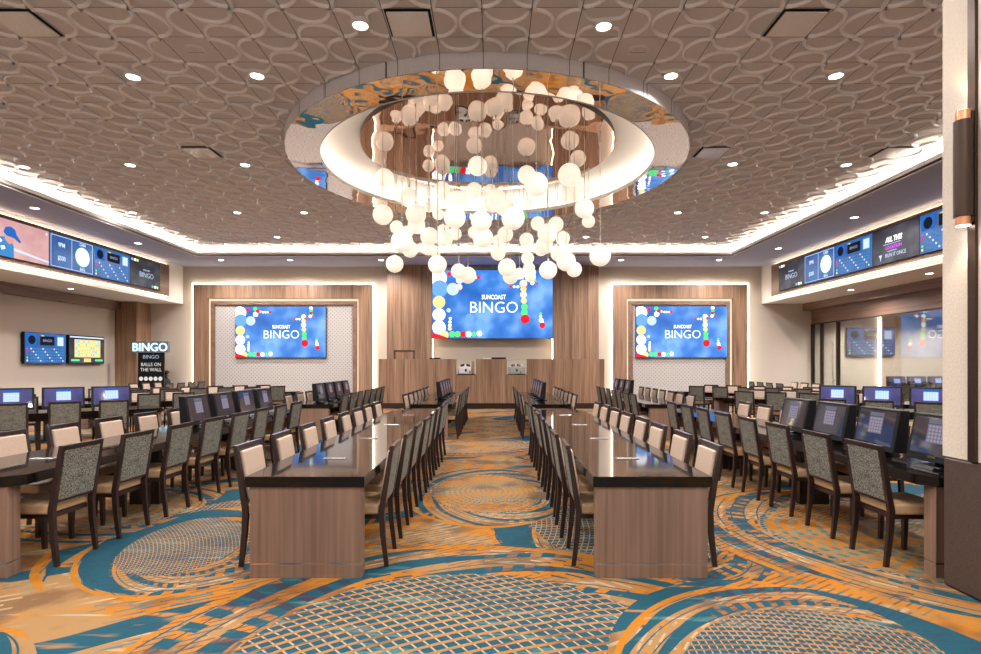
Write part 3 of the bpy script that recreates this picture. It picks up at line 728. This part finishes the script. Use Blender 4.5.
# two televisions on the left wall
for k, (ya, yb) in enumerate(((17.36, 19.05), (19.17, 20.92))):
    w = yb-ya-.03; h = .98; t = screen_obj('television', w, h, .1, M['sboard'] if k == 0 else M['sdark'], (WL+.14, (ya+yb)/2, H+.53), PI/2,
        ['wall television with blue bingo number board on the left wall','wall television with yellow number board on the left wall'][k], 'television', 'televisions on the left wall')
    MB().box(-w/2-.0, w/2+.0, .1, .139, -h/2+.05, h/2-.05).build('wall_bracket', M['bronze'], t)
    (board_content if k == 0 else yellow_board)(t, w, h)
t = screen_obj('television', 1.92, 1.12, .07, M['sboard'], (15.25, YW-.11, H+.92), 0, 'television with a blue number board on the wall behind the glass', 'television')
board_content(t, 1.92, 1.12); MB().box(-.3, .3, .07, .1, -.2, .2).build('wall_bracket', M['black'], t)

# ------------------------------------------------------------ chair
def make_chair():
    t = empty('dining_chair')
    for s in (-1, 1):
        MB().bar([(s*.205, .185, 0), (s*.205, .195, .40)], [.030,.042], [.030,.042]).build('leg', M['dkwood'], t)
        MB().bar([(s*.213, -.262, 0), (s*.213, -.232, .26), (s*.213, -.222, .44)], [.026,.034,.036], [.034,.042,.046]).build('leg', M['dkwood'], t)
    MB().box(-.195, .195, -.20, .205, .375, .412).build('apron', M['dkwood'], t)
    MB().hexa([(-.225,-.20,.415),(.225,-.20,.415),(.235,.225,.415),(-.235,.225,.415)], [(-.222,-.20,.50),(.222,-.20,.50),(.232,.222,.50),(-.232,.222,.50)]).build('seat', M['tan'], t, bevel=.018, seg=2)
    # leaning back frame
    yb = lambda z: -.222-(z-.44)*.16
    f = MB()
    for s in (-1, 1): f.bar([(s*.213, yb(z), z) for z in (.44, .7, .965)], [.036,.034,.03], [.046,.04,.032])
    zt = .965; f.hexa([(-.2,yb(zt)-.014,zt-.038),(.2,yb(zt)-.014,zt-.038),(.2,yb(zt)+.018,zt-.038),(-.2,yb(zt)+.018,zt-.038)], [(-.2,yb(zt)-.016,zt),(.2,yb(zt)-.016,zt),(.2,yb(zt)+.016,zt),(-.2,yb(zt)+.016,zt)])
    z = .515; f.hexa([(-.2,yb(z)-.015,z-.012),(.2,yb(z)-.015,z-.012),(.2,yb(z)+.015,z-.012),(-.2,yb(z)+.015,z-.012)], [(-.2,yb(z)-.015,z+.012),(.2,yb(z)-.015,z+.012),(.2,yb(z)+.015,z+.012),(-.2,yb(z)+.015,z+.012)])
    f.build('back_frame', M['dkwood'], t)
    def slab(y0, y1, w, za, zb):
        return MB().hexa([(-w,yb(za)+y0,za),(w,yb(za)+y0,za),(w,yb(za)+y1,za),(-w,yb(za)+y1,za)], [(-w,yb(zb)+y0,zb),(w,yb(zb)+y0,zb),(w,yb(zb)+y1,zb),(-w,yb(zb)+y1,zb)])
    slab(-.017, .002, .197, .52, .928).build('back_panel', M['grey'], t, bevel=.004)
    slab(.002, .036, .180, .53, .918).build('back_cushion', M['creamv'], t, bevel=.012, seg=2)
    return t
chair0 = make_chair(); chair_used = [False]
def chair(x, y, rz, label, group):
    t = chair0 if not chair_used[0] else copy_tree(chair0); chair_used[0] = True
    t.location = (x, y, 0); t.rotation_euler = (0, 0, rz); tag(t, label, 'chair', group); return t

# ------------------------------------------------------------ terminal
def make_term(w, h, lit):
    t = empty('bingo_terminal')
    za, zb = .075, .075+h                     # screen leans back a little, faces +y
    MB().hexa([(-w/2,-.06,za-.03),(w/2,-.06,za-.03),(w/2,.075,za-.03),(-w/2,.075,za-.03)], [(-w/2,-.085,zb+.02),(w/2,-.085,zb+.02),(w/2,.0,zb+.02),(-w/2,.0,zb+.02)]).build('housing', M['black'], t, bevel=.006)
    d = (.075-.0)/(h+.05); yy = lambda z: .077-(z-(za-.03))*d
    zt_ = zb-.006; vs = [(-w/2+.032, yy(za+.02)+.001, za+.02), (w/2-.032, yy(za+.02)+.001, za+.02), (w/2-.032, yy(zt_)+.001, zt_), (-w/2+.032, yy(zt_)+.001, zt_)]
    MB().add(vs+[(a, b_-.004, c) for a, b_, c in vs], [(3,2,1,0),(4,5,6,7),(0,1,5,4),(1,2,6,5),(2,3,7,6),(3,0,4,7)]).build('display', M['termb' if lit else 'term'], t)
    c0, c1 = za+h*.36, za+h*.82
    mb = MB(); q = lambda x0, x1, z0, z1, k, m: mb.add([(x0, yy(z0)+k, z0), (x1, yy(z0)+k, z0), (x1, yy(z1)+k, z1), (x0, yy(z1)+k, z1)], [(3,2,1,0)], m)
    q(-w*.17, w*.17, c0, c1, .003, 0); q(-w*.17, w*.17, c1+.004, c1+.04, .003, 1)
    for i in range(5):
        for j in range(5): q(-w*.15+i*w*.062, -w*.15+i*w*.062+w*.045, c0+.01+j*(c1-c0-.01)/5, c0+.01+(j+.72)*(c1-c0-.01)/5, .0045, 2)
    mb.build('game_card', [SC['lilac'] if lit else M['tcard'], SC['blue'] if lit else M['tcard'], SC['pale'] if lit else M['tcard2']], t)
    MB().hexa([(-.12,-.12,0),(.12,-.12,0),(.12,.16,0),(-.12,.16,0)], [(-.11,-.11,.018),(.11,-.11,.018),(.11,.14,.018),(-.11,.14,.018)]).box(-.07, .07, -.07, -.01, .015, .10).build('stand_foot', M['black'], t)
    MB().box(-.155, .155, .125, .137, .016, .024).build('card_tray', M['chrome'], t)
    MB().box(-.04, .04, yy(.085)-.002, yy(.085)+.004, .078, .094).build('badge', M['chrome'], t)
    return t
M['tcard'] = emit('dim_card', (.20,.19,.27), .6); M['tcard2'] = emit('dim_card_cell', (.42,.36,.44), .6)
termA = make_term(.56, .335, False); termB = make_term(.62, .335, True); tu = {'A': False, 'B': False}
def terminal(kind, x, y, rz, label, group):
    src = termA if kind == 'A' else termB
    t = src if not tu[kind] else copy_tree(src); tu[kind] = True
    t.location = (x, y, .772); t.rotation_euler = (0,0,rz); tag(t, label, 'terminal', group)

# ------------------------------------------------------------ tables
def table(name_label, L, axis, rz, cham=.0, group='long shared tables', plates=(), seat0=.475, pitch=.72):
    "long table along local y, origin at the middle of its near end"
    t = empty('long_table', (axis[0], axis[1], 0), rz); tag(t, name_label, 'table', group)
    w = .45; c = cham
    poly = [(-w+c,0),(w-c,0),(w,c),(w,L-c),(w-c,L),(-w+c,L),(-w,L-c),(-w,c)] if c else [(-w,0),(w,0),(w,L-.25),(w-.25,L),(-w+.25,L),(-w,L-.25)]
    MB().prism(poly, .69, .77).build('table_top', M['quartz'], t, bevel=.004)
    hw = .42 if not c else .36
    for y in (.02, L-.14 if c else L-.14):
        hh = hw if y < 1 or c else .2
        MB().box(-hh, hh, y, y+.12, .115, .69).build('end_panel', M['twood'], t)
        pl = MB().box(-hh, hh, y, y+.12, 0, .10).build('plinth', M['twood'], t)
        MB().box(-hh+.004, hh-.004, y+.003, y+.117, .10, .115).build('metal_inlay', M['chrome'], pl)
    MB().box(-.03, .03, .14, L-.14, .60, .69).build('under_rail', M['dkwood'], t)
    npd = max(1, int(L/2.1))
    for q in range(npd):
        yq = L*(q+1)/(npd+1); yq = seat0+pitch*(round((yq-seat0)/pitch-.5)+.5)
        MB().box(-.17, .17, yq-.035, yq+.035, 0, .69).build('support_panel', M['dkwood'], t)
    for y in plates: MB().box(-.10, .10, y-.028, y+.028, .770, .777).build('outlet_plate', M['chrome'], t, bevel=.002)
    return t
def seats(axis, rz, ys, side, off):
    "chairs along a table; side -1 = local -x side, +1 = local +x side"
    c, s_ = math.cos(rz), math.sin(rz)
    for k, y in enumerate(ys):
        lx = side*off+random.uniform(-.012, .012); ly = y+random.uniform(-.015, .015)
        X = axis[0]+lx*c-ly*s_; Y = axis[1]+lx*s_+ly*c
        yield k, X, Y, rz+(PI/2 if side > 0 else -PI/2)+random.uniform(-.03, .03)
def do_seats(axis, rz, ys, side, phrase, group, look):
    for k, X, Y, a in seats(axis, rz, ys, side, .30 if look == 'grey-backed' else (.32 if abs(axis[0]) < 2 else .38)):
        chair(X, Y, a, '%s chair, %s along %s' % (look, ORD[k], phrase), group)
Y0 = 4.18; LN = 6.28; CH = [.475+.72*k for k in range(8)]
PL = [.8, 2.15, 3.6, 5.1]
NEAR = [('left centre', -1.39, 0), ('right centre', 1.17, 0)]
table('long black-topped table with walnut end, nearest one left of the central aisle', LN, (-1.425, Y0), 0, 0, plates=PL)
table('long black-topped table with walnut end, nearest one right of the central aisle', LN, (1.195, Y0), 0, 0, plates=PL)
table('long black-topped table cut off by the left edge, with chamfered corner', LN, (-4.04, Y0), 0, .10, plates=PL)
table('long black-topped table with terminals, its end against the foreground column', LN, (3.70, Y0), 0, .10, plates=())
do_seats((-1.425, Y0), 0, CH, 1, 'aisle side of the nearest table left of aisle', 'aisle-side chairs of near left table', 'grey-backed')
do_seats((-1.425, Y0), 0, CH, -1, 'outer side of the nearest table left of aisle', 'outer chairs of near left table', 'cream-fronted')
do_seats((1.195, Y0), 0, CH, -1, 'aisle side of the nearest table right of aisle', 'aisle-side chairs of near right table', 'grey-backed')
do_seats((1.195, Y0), 0, CH, 1, 'outer side of the nearest table right of aisle', 'outer chairs of near right table', 'cream-fronted')
do_seats((-4.04, Y0), 0, CH, 1, 'near side of the left-edge table', 'near chairs of left-edge table', 'grey-backed')
do_seats((-4.04, Y0), 0, CH[1:], -1, 'far side of the left-edge table', 'far chairs of left-edge table', 'cream-fronted')
do_seats((3.70, Y0), 0, CH, -1, 'near side of the terminal table by column', 'near chairs of column table', 'grey-backed')
do_seats((3.70, Y0), 0, CH[2:], 1, 'far side of the terminal table by column', 'far chairs of column table', 'cream-fronted')
for k in range(4):
    terminal('A', -3.98, Y0+CH[4+k]-.10, -PI/2, 'black bingo terminal on the left-edge table, %s from its near end' % ORD[k], 'terminals on left-edge table')
    terminal('A', 3.64, Y0+CH[k]-.12, PI/2, 'black bingo terminal on the column table, %s from the column' % ORD[k], 'terminals on column table')
# far tables of the middle
Y2 = 11.8; LF = 5.3; CF = [.5+.69*k for k in range(7)]
for nm, ax in (('far table left of the aisle', -1.35), ('far table right of the aisle', 1.18), ('second far table left of aisle', -3.88), ('second far table right of aisle', 3.68)):
    cc = .08; short = nm
    table('long black-topped table with walnut end, %s' % nm, LF, (ax, Y2), 0, cc, 'long shared tables at the back', (), .5, .69)
    sideA, sideB = (1, -1) if ax < 0 else (-1, 1)
    do_seats((ax, Y2), 0, CF, sideA, 'aisle side of the %s' % short, 'aisle-side chairs of %s' % short, 'grey-backed')
    do_seats((ax, Y2), 0, CF, sideB, 'outer side of the %s' % short, 'outer chairs of %s' % short, 'cream-fronted')
    starts = {-1.35: (1.75, 5), 1.18: (1.35, 5), -3.88: (.42, 4), 3.68: (3.2, 3)}[ax]
    for k in range(starts[1]):
        y = starts[0]+k*.70
        if y > LF-.2: break
        terminal('A', ax+(.05 if ax < 0 else -.05), Y2+y, -PI/2 if ax < 0 else PI/2, 'black bingo terminal on %s, %s from its near end' % (short, ORD[k]), 'terminals on '+short)
# slanted rows: P0 = top of first chair back, d points along the row away from it
A40 = math.radians(40)
def slanted(P0, side, nch, s_end, title, mons=0, pitch=.72, nfar=None):
    "side -1: left of room. row runs from its inner end outwards towards the near corner"
    d = Vector((-math.cos(A40), -math.sin(A40), 0)) if side < 0 else Vector((math.cos(A40), -math.sin(A40), 0))   # away from inner end
    n = Vector((-math.sin(A40), math.cos(A40), 0)) if side < 0 else Vector((math.sin(A40), math.cos(A40), 0))
    P0 = Vector((P0[0], P0[1], 0)); L = s_end+(nch-1)*pitch+.45
    O = P0+n*.57-d*s_end
    # table local +y runs along d
    rz = math.atan2(d.y, d.x)-PI/2
    table('long black-topped table set at a slant, %s' % title, L, (O.x, O.y), rz, .08, 'slanted long tables', (), s_end, pitch)
    ex = Vector((math.cos(rz), math.sin(rz), 0)); sd = 1 if ex.dot(-n) > 0 else -1
    ys = [s_end+k*pitch for k in range(nch)]
    do_seats((O.x, O.y), rz, ys, sd, 'near side of %s' % title, 'near chairs, '+title, 'grey-backed')
    do_seats((O.x, O.y), rz, ys[:nfar] if nfar else ys, -sd, 'far side of %s' % title, 'far chairs, '+title, 'tan-fronted')
    for k in range(mons):
        p = O+d*(s_end+k*pitch)-n*.05
        a = math.atan2(-n.y, -n.x)-PI/2
        terminal('B', p.x, p.y, a, 'wide lit terminal with blue card, %s along %s' % (ORD[k], title), 'lit terminals, '+title)
slanted((-6.96, 10.2), -1, 4, .80, 'front slanted table on the left', 4)
slanted((-7.24, 13.0), -1, 6, .80, 'middle slanted table on the left')
slanted((-6.6, 16.9), -1, 7, .80, 'rear slanted table on the left')
slanted((6.40, 10.5), 1, 4, .80, 'front slanted table on the right', 4)
slanted((6.15, 13.7), 1, 6, .80, 'middle slanted table on the right')
slanted((6.15, 16.9), 1, 7, .80, 'rear slanted table on the right')
for ax, nm in ((-11.8, 'left'), (10.45, 'right')):
    ttl = 'short %s table before the back wall' % nm
    table('short black-topped table before the back wall at the far %s' % nm, 2.9, (ax, 18.8), 0, .08, 'short tables before the back wall', (), .4, .7)
    ys = [.4+.7*k for k in range(4)]; s1 = 1 if ax < 0 else -1
    do_seats((ax, 18.8), 0, ys, s1, 'inner side of the '+ttl, 'inner chairs of '+ttl, 'grey-backed')
    do_seats((ax, 18.8), 0, ys[:3], -s1, 'outer side of the '+ttl, 'outer chairs of '+ttl, 'cream-fronted')
# table in the side room
table('black-topped table behind the glass partition', 3.4, (13.4, 19.4), -PI/2, .08, 'tables', (), .6, .72)
for k in range(4):
    terminal('B', 14.0+.72*k, 19.35, PI, 'lit terminal behind the glass partition, %s from its left' % ORD[k], 'terminals behind the glass')
do_seats((13.4, 19.4), -PI/2, [.6+.72*k for k in range(4)], 1, 'table behind the glass partition', 'chairs behind the glass', 'grey-backed')

# ------------------------------------------------------------ counter on the far side
YP = 20.3; pp = YP/F
def PX(v): return (v-CX)*pp
ct = empty('caller_counter', (0, YP, 0)); tag(ct, 'long walnut caller counter with two notched openings below the centre screen', 'counter')
zt = H+(HZ-359)*pp; zn = H+(HZ-375)*pp; zk = .20
for a, b_, top, dy in ((378,422,zt,.10),(422.3,455.5,zt,0),(455.8,475.8,zn,0),(476.1,506.8,zt,0),(507.1,527,zn,0),(527.3,560,zt,0),(560.3,605,zt,.10)):
    MB().box(PX(a), PX(b_), dy, dy+.55, zk, top).build('front_panel', M['wood'], ct)
MB().box(PX(378)+.02, PX(605)-.02, .04, .6, 0, zk).build('plinth', M['dkwood'], ct)
for k, xc in enumerate((465.8, 517)):
    X = PX(xc)
    t = empty('bingo_blower', (X, YP+.28, zn)); tag(t, 'white bingo ball machine in the %s notch of the walnut counter' % ['left','right'][k], 'machine', 'ball machines in the counter notches')
    MB().box(-.33, .33, -.2, .2, 0, .035).build('base', M['black'], t)
    MB().box(-.30, .20 if k == 0 else .28, -.15, .15, .035, .30).build('cabinet', M['whitep'], t, bevel=.02)
    MB().box(-.04, .03, -.156, -.15, .12, .22).box(.12, .16, -.156, -.15, .08, .14).build('control', M['black'], t)
    m2 = MB()
    for q in range(6): m2.sphere((-.17+q*.07, -.02, .345+.02*(q % 2)), .045, 12, 8, q % 3)
    m2.build('ball_rack', [M['black'], M['redp'] if k else M['black'], M['whitep']], t)
    if k: MB().box(-.34, .34, -.21, -.20, 0, .56).build('clear_shield', M['clear'], t)
    else: MB().box(.22, .30, -.1, .1, .035, .50).build('side_tower', M['tan'], t); 
for k, (xa, xb, zz) in enumerate(((429, 439.5, .05), (491.5, 506, .06))):
    t = MB().box(PX(xa), PX(xb), YP+.15, YP+.5, zt, zt+zz).build('laptop', M['black'], bevel=.008); tag(t, 'flat black laptop edge on top of the walnut counter, %s one' % ['left','right'][k], 'laptop')
t = MB().box(PX(483), PX(491), YP+.15, YP+.4, zt, zt+.035).build('paper_stack', M['whitep'], bevel=.004); tag(t, 'small white stack of papers on the counter beside the right laptop', 'papers')
# low framed screen standing behind the counter
t = empty('framed_board', (PX(402.5), YP+.40, zt)); tag(t, 'thin dark rectangular frame standing on the left end of the counter', 'frame')
w = 10.6*pp; hh = 9*pp
MB().box(-w, -w+.05, 0, .03, 0, hh).box(w-.05, w, 0, .03, 0, hh).box(-w, w, 0, .03, hh-.05, hh).build('border', M['bronze'], t)
MB().box(-w+.05, w-.05, .01, .02, 0, hh-.05).build('board', M['wood'], t)

# BINGO sign and banner by the left pilaster
YS = 21.3; ps = YS/F
sg = empty('bingo_sign', ((151-CX)*ps, YS, 0)); tag(sg, 'black banner stand topped by a glowing BINGO light box near the left pilaster', 'sign')
MB().box(-.50, .50, 0, .06, .06, 2.08).build('banner', M['black'], sg)
MB().box(-.45, .45, -.15, .2, 0, .06).build('stand_base', M['black'], sg)
MB().box(-.70, .70, -.06, .06, 2.07, 2.50).build('light_box', M['boxgrey'], sg)
text('lettering', 'BINGO', M['letter_on'], .44, sg, (0, -.075, 2.26), ext=.01, off=.004, sx=.98)
text('lettering', 'BINGO', SC['grey'], .20, sg, (0, -.004, 1.90), ext=.002)
text('lettering', 'BALLS ON', SC['soft'], .185, sg, (0, -.004, 1.61), ext=.002, sx=.92)
text('lettering', 'THE WALL', SC['soft'], .185, sg, (0, -.004, 1.41), ext=.002, sx=.92)
mb = MB()
for k in range(5): mb.disc((-.38+k*.185, -.003, 1.07), .08, 20)
mb.build('ball_row', SC['soft'], sg)

# seated person beyond the left rows
def person():
    t = empty('person', (-13.02, 22.0, .05), 0); t.scale = (.9,.9,.9)
    J = {'pelvis': (0,0,.50,.15), 'belly': (.02,0,.70,.135), 'chest': (.05,0,.95,.15), 'neck0': (.07,0,1.12,.06), 'neck': (.09,0,1.19,.05),
         'sl': (.05,.17,1.06,.062), 'el': (.10,.23,.82,.045), 'wl': (.32,.14,.84,.032), 'sr': (.05,-.17,1.06,.062), 'er': (.10,-.23,.82,.045), 'wr': (.32,-.14,.84,.032),
         'hl': (.02,.10,.48,.09), 'kl': (.42,.12,.50,.065), 'al': (.40,.12,.10,.042), 'fl': (.54,.12,.05,.036), 'hr': (.02,-.10,.48,.09), 'kr': (.42,-.12,.50,.065), 'ar': (.40,-.12,.10,.042), 'fr': (.54,-.12,.05,.036)}
    ks = list(J); ed = [('pelvis','belly'),('belly','chest'),('chest','neck0'),('neck0','neck'),('chest','sl'),('sl','el'),('el','wl'),('chest','sr'),('sr','er'),('er','wr'),('pelvis','hl'),('hl','kl'),('kl','al'),('al','fl'),('pelvis','hr'),('hr','kr'),('kr','ar'),('ar','fr')]
    me = bpy.data.meshes.new('body'); me.from_pydata([J[k][:3] for k in ks], [(ks.index(a), ks.index(b_)) for a, b_ in ed], [])
    o = bpy.data.objects.new('body', me); COL.objects.link(o); o.parent = t; me.materials.append(M['clothes'])
    md = o.modifiers.new('skin', 'SKIN'); sv = me.skin_vertices[0].data
    for i, k in enumerate(ks): sv[i].radius = (J[k][3], J[k][3])
    sv[0].use_root = True; md.use_smooth_shade = True
    o.modifiers.new('sub', 'SUBSURF').levels = 2; o.modifiers['sub'].render_levels = 2
    hb = MB().sphere((.12,0,1.33), .105, 20, 14, 0, (.95,.80,1.12)).sphere((.225,0,1.32), .02, 10, 8, 0, (1.1,.7,1.3)).sphere((.20,0,1.265), .03, 10, 8, 0, (.6,1,.3))
    for s in (-1, 1): hb.sphere((.11, s*.083, 1.32), .025, 10, 8, 0, (.7,.4,1.2)).sphere((.205, s*.035, 1.345), .012, 8, 6, 1)
    hb.build('head', [M['skin'], M['hair']], t)
    MB().sphere((.095,0,1.365), .122, 20, 14, 0, (.95,.88,1.0)).sphere((.03,0,1.27), .10, 16, 10, 0, (.7,.95,1.5)).build('hair', M['hair'], t)
    for s in (-1, 1):
        h = MB().sphere((.365, s*.13, .845), .042, 12, 8, 0, (1.1,.9,.45))
        for f_ in range(4):
            yy = s*.13+(f_-1.5)*.019; ln = (.055,.066,.062,.048)[f_]
            h.tube((.40, yy, .848), (.40+ln*.6, yy, .845), .009, .008, 8).tube((.40+ln*.6, yy, .845), (.40+ln, yy, .832), .008, .006, 8)
        h.tube((.35, s*.10, .845), (.385, s*.075, .838), .010, .008, 8)
        h.build('hand', M['skin'], t)
    tag(t, 'person in black clothes with dark hair, seated beside the BINGO banner', 'person')
person()
chair(-13.10, 22.0, -PI/2, 'chair under the seated person beside the BINGO banner', 'chair of the seated person')
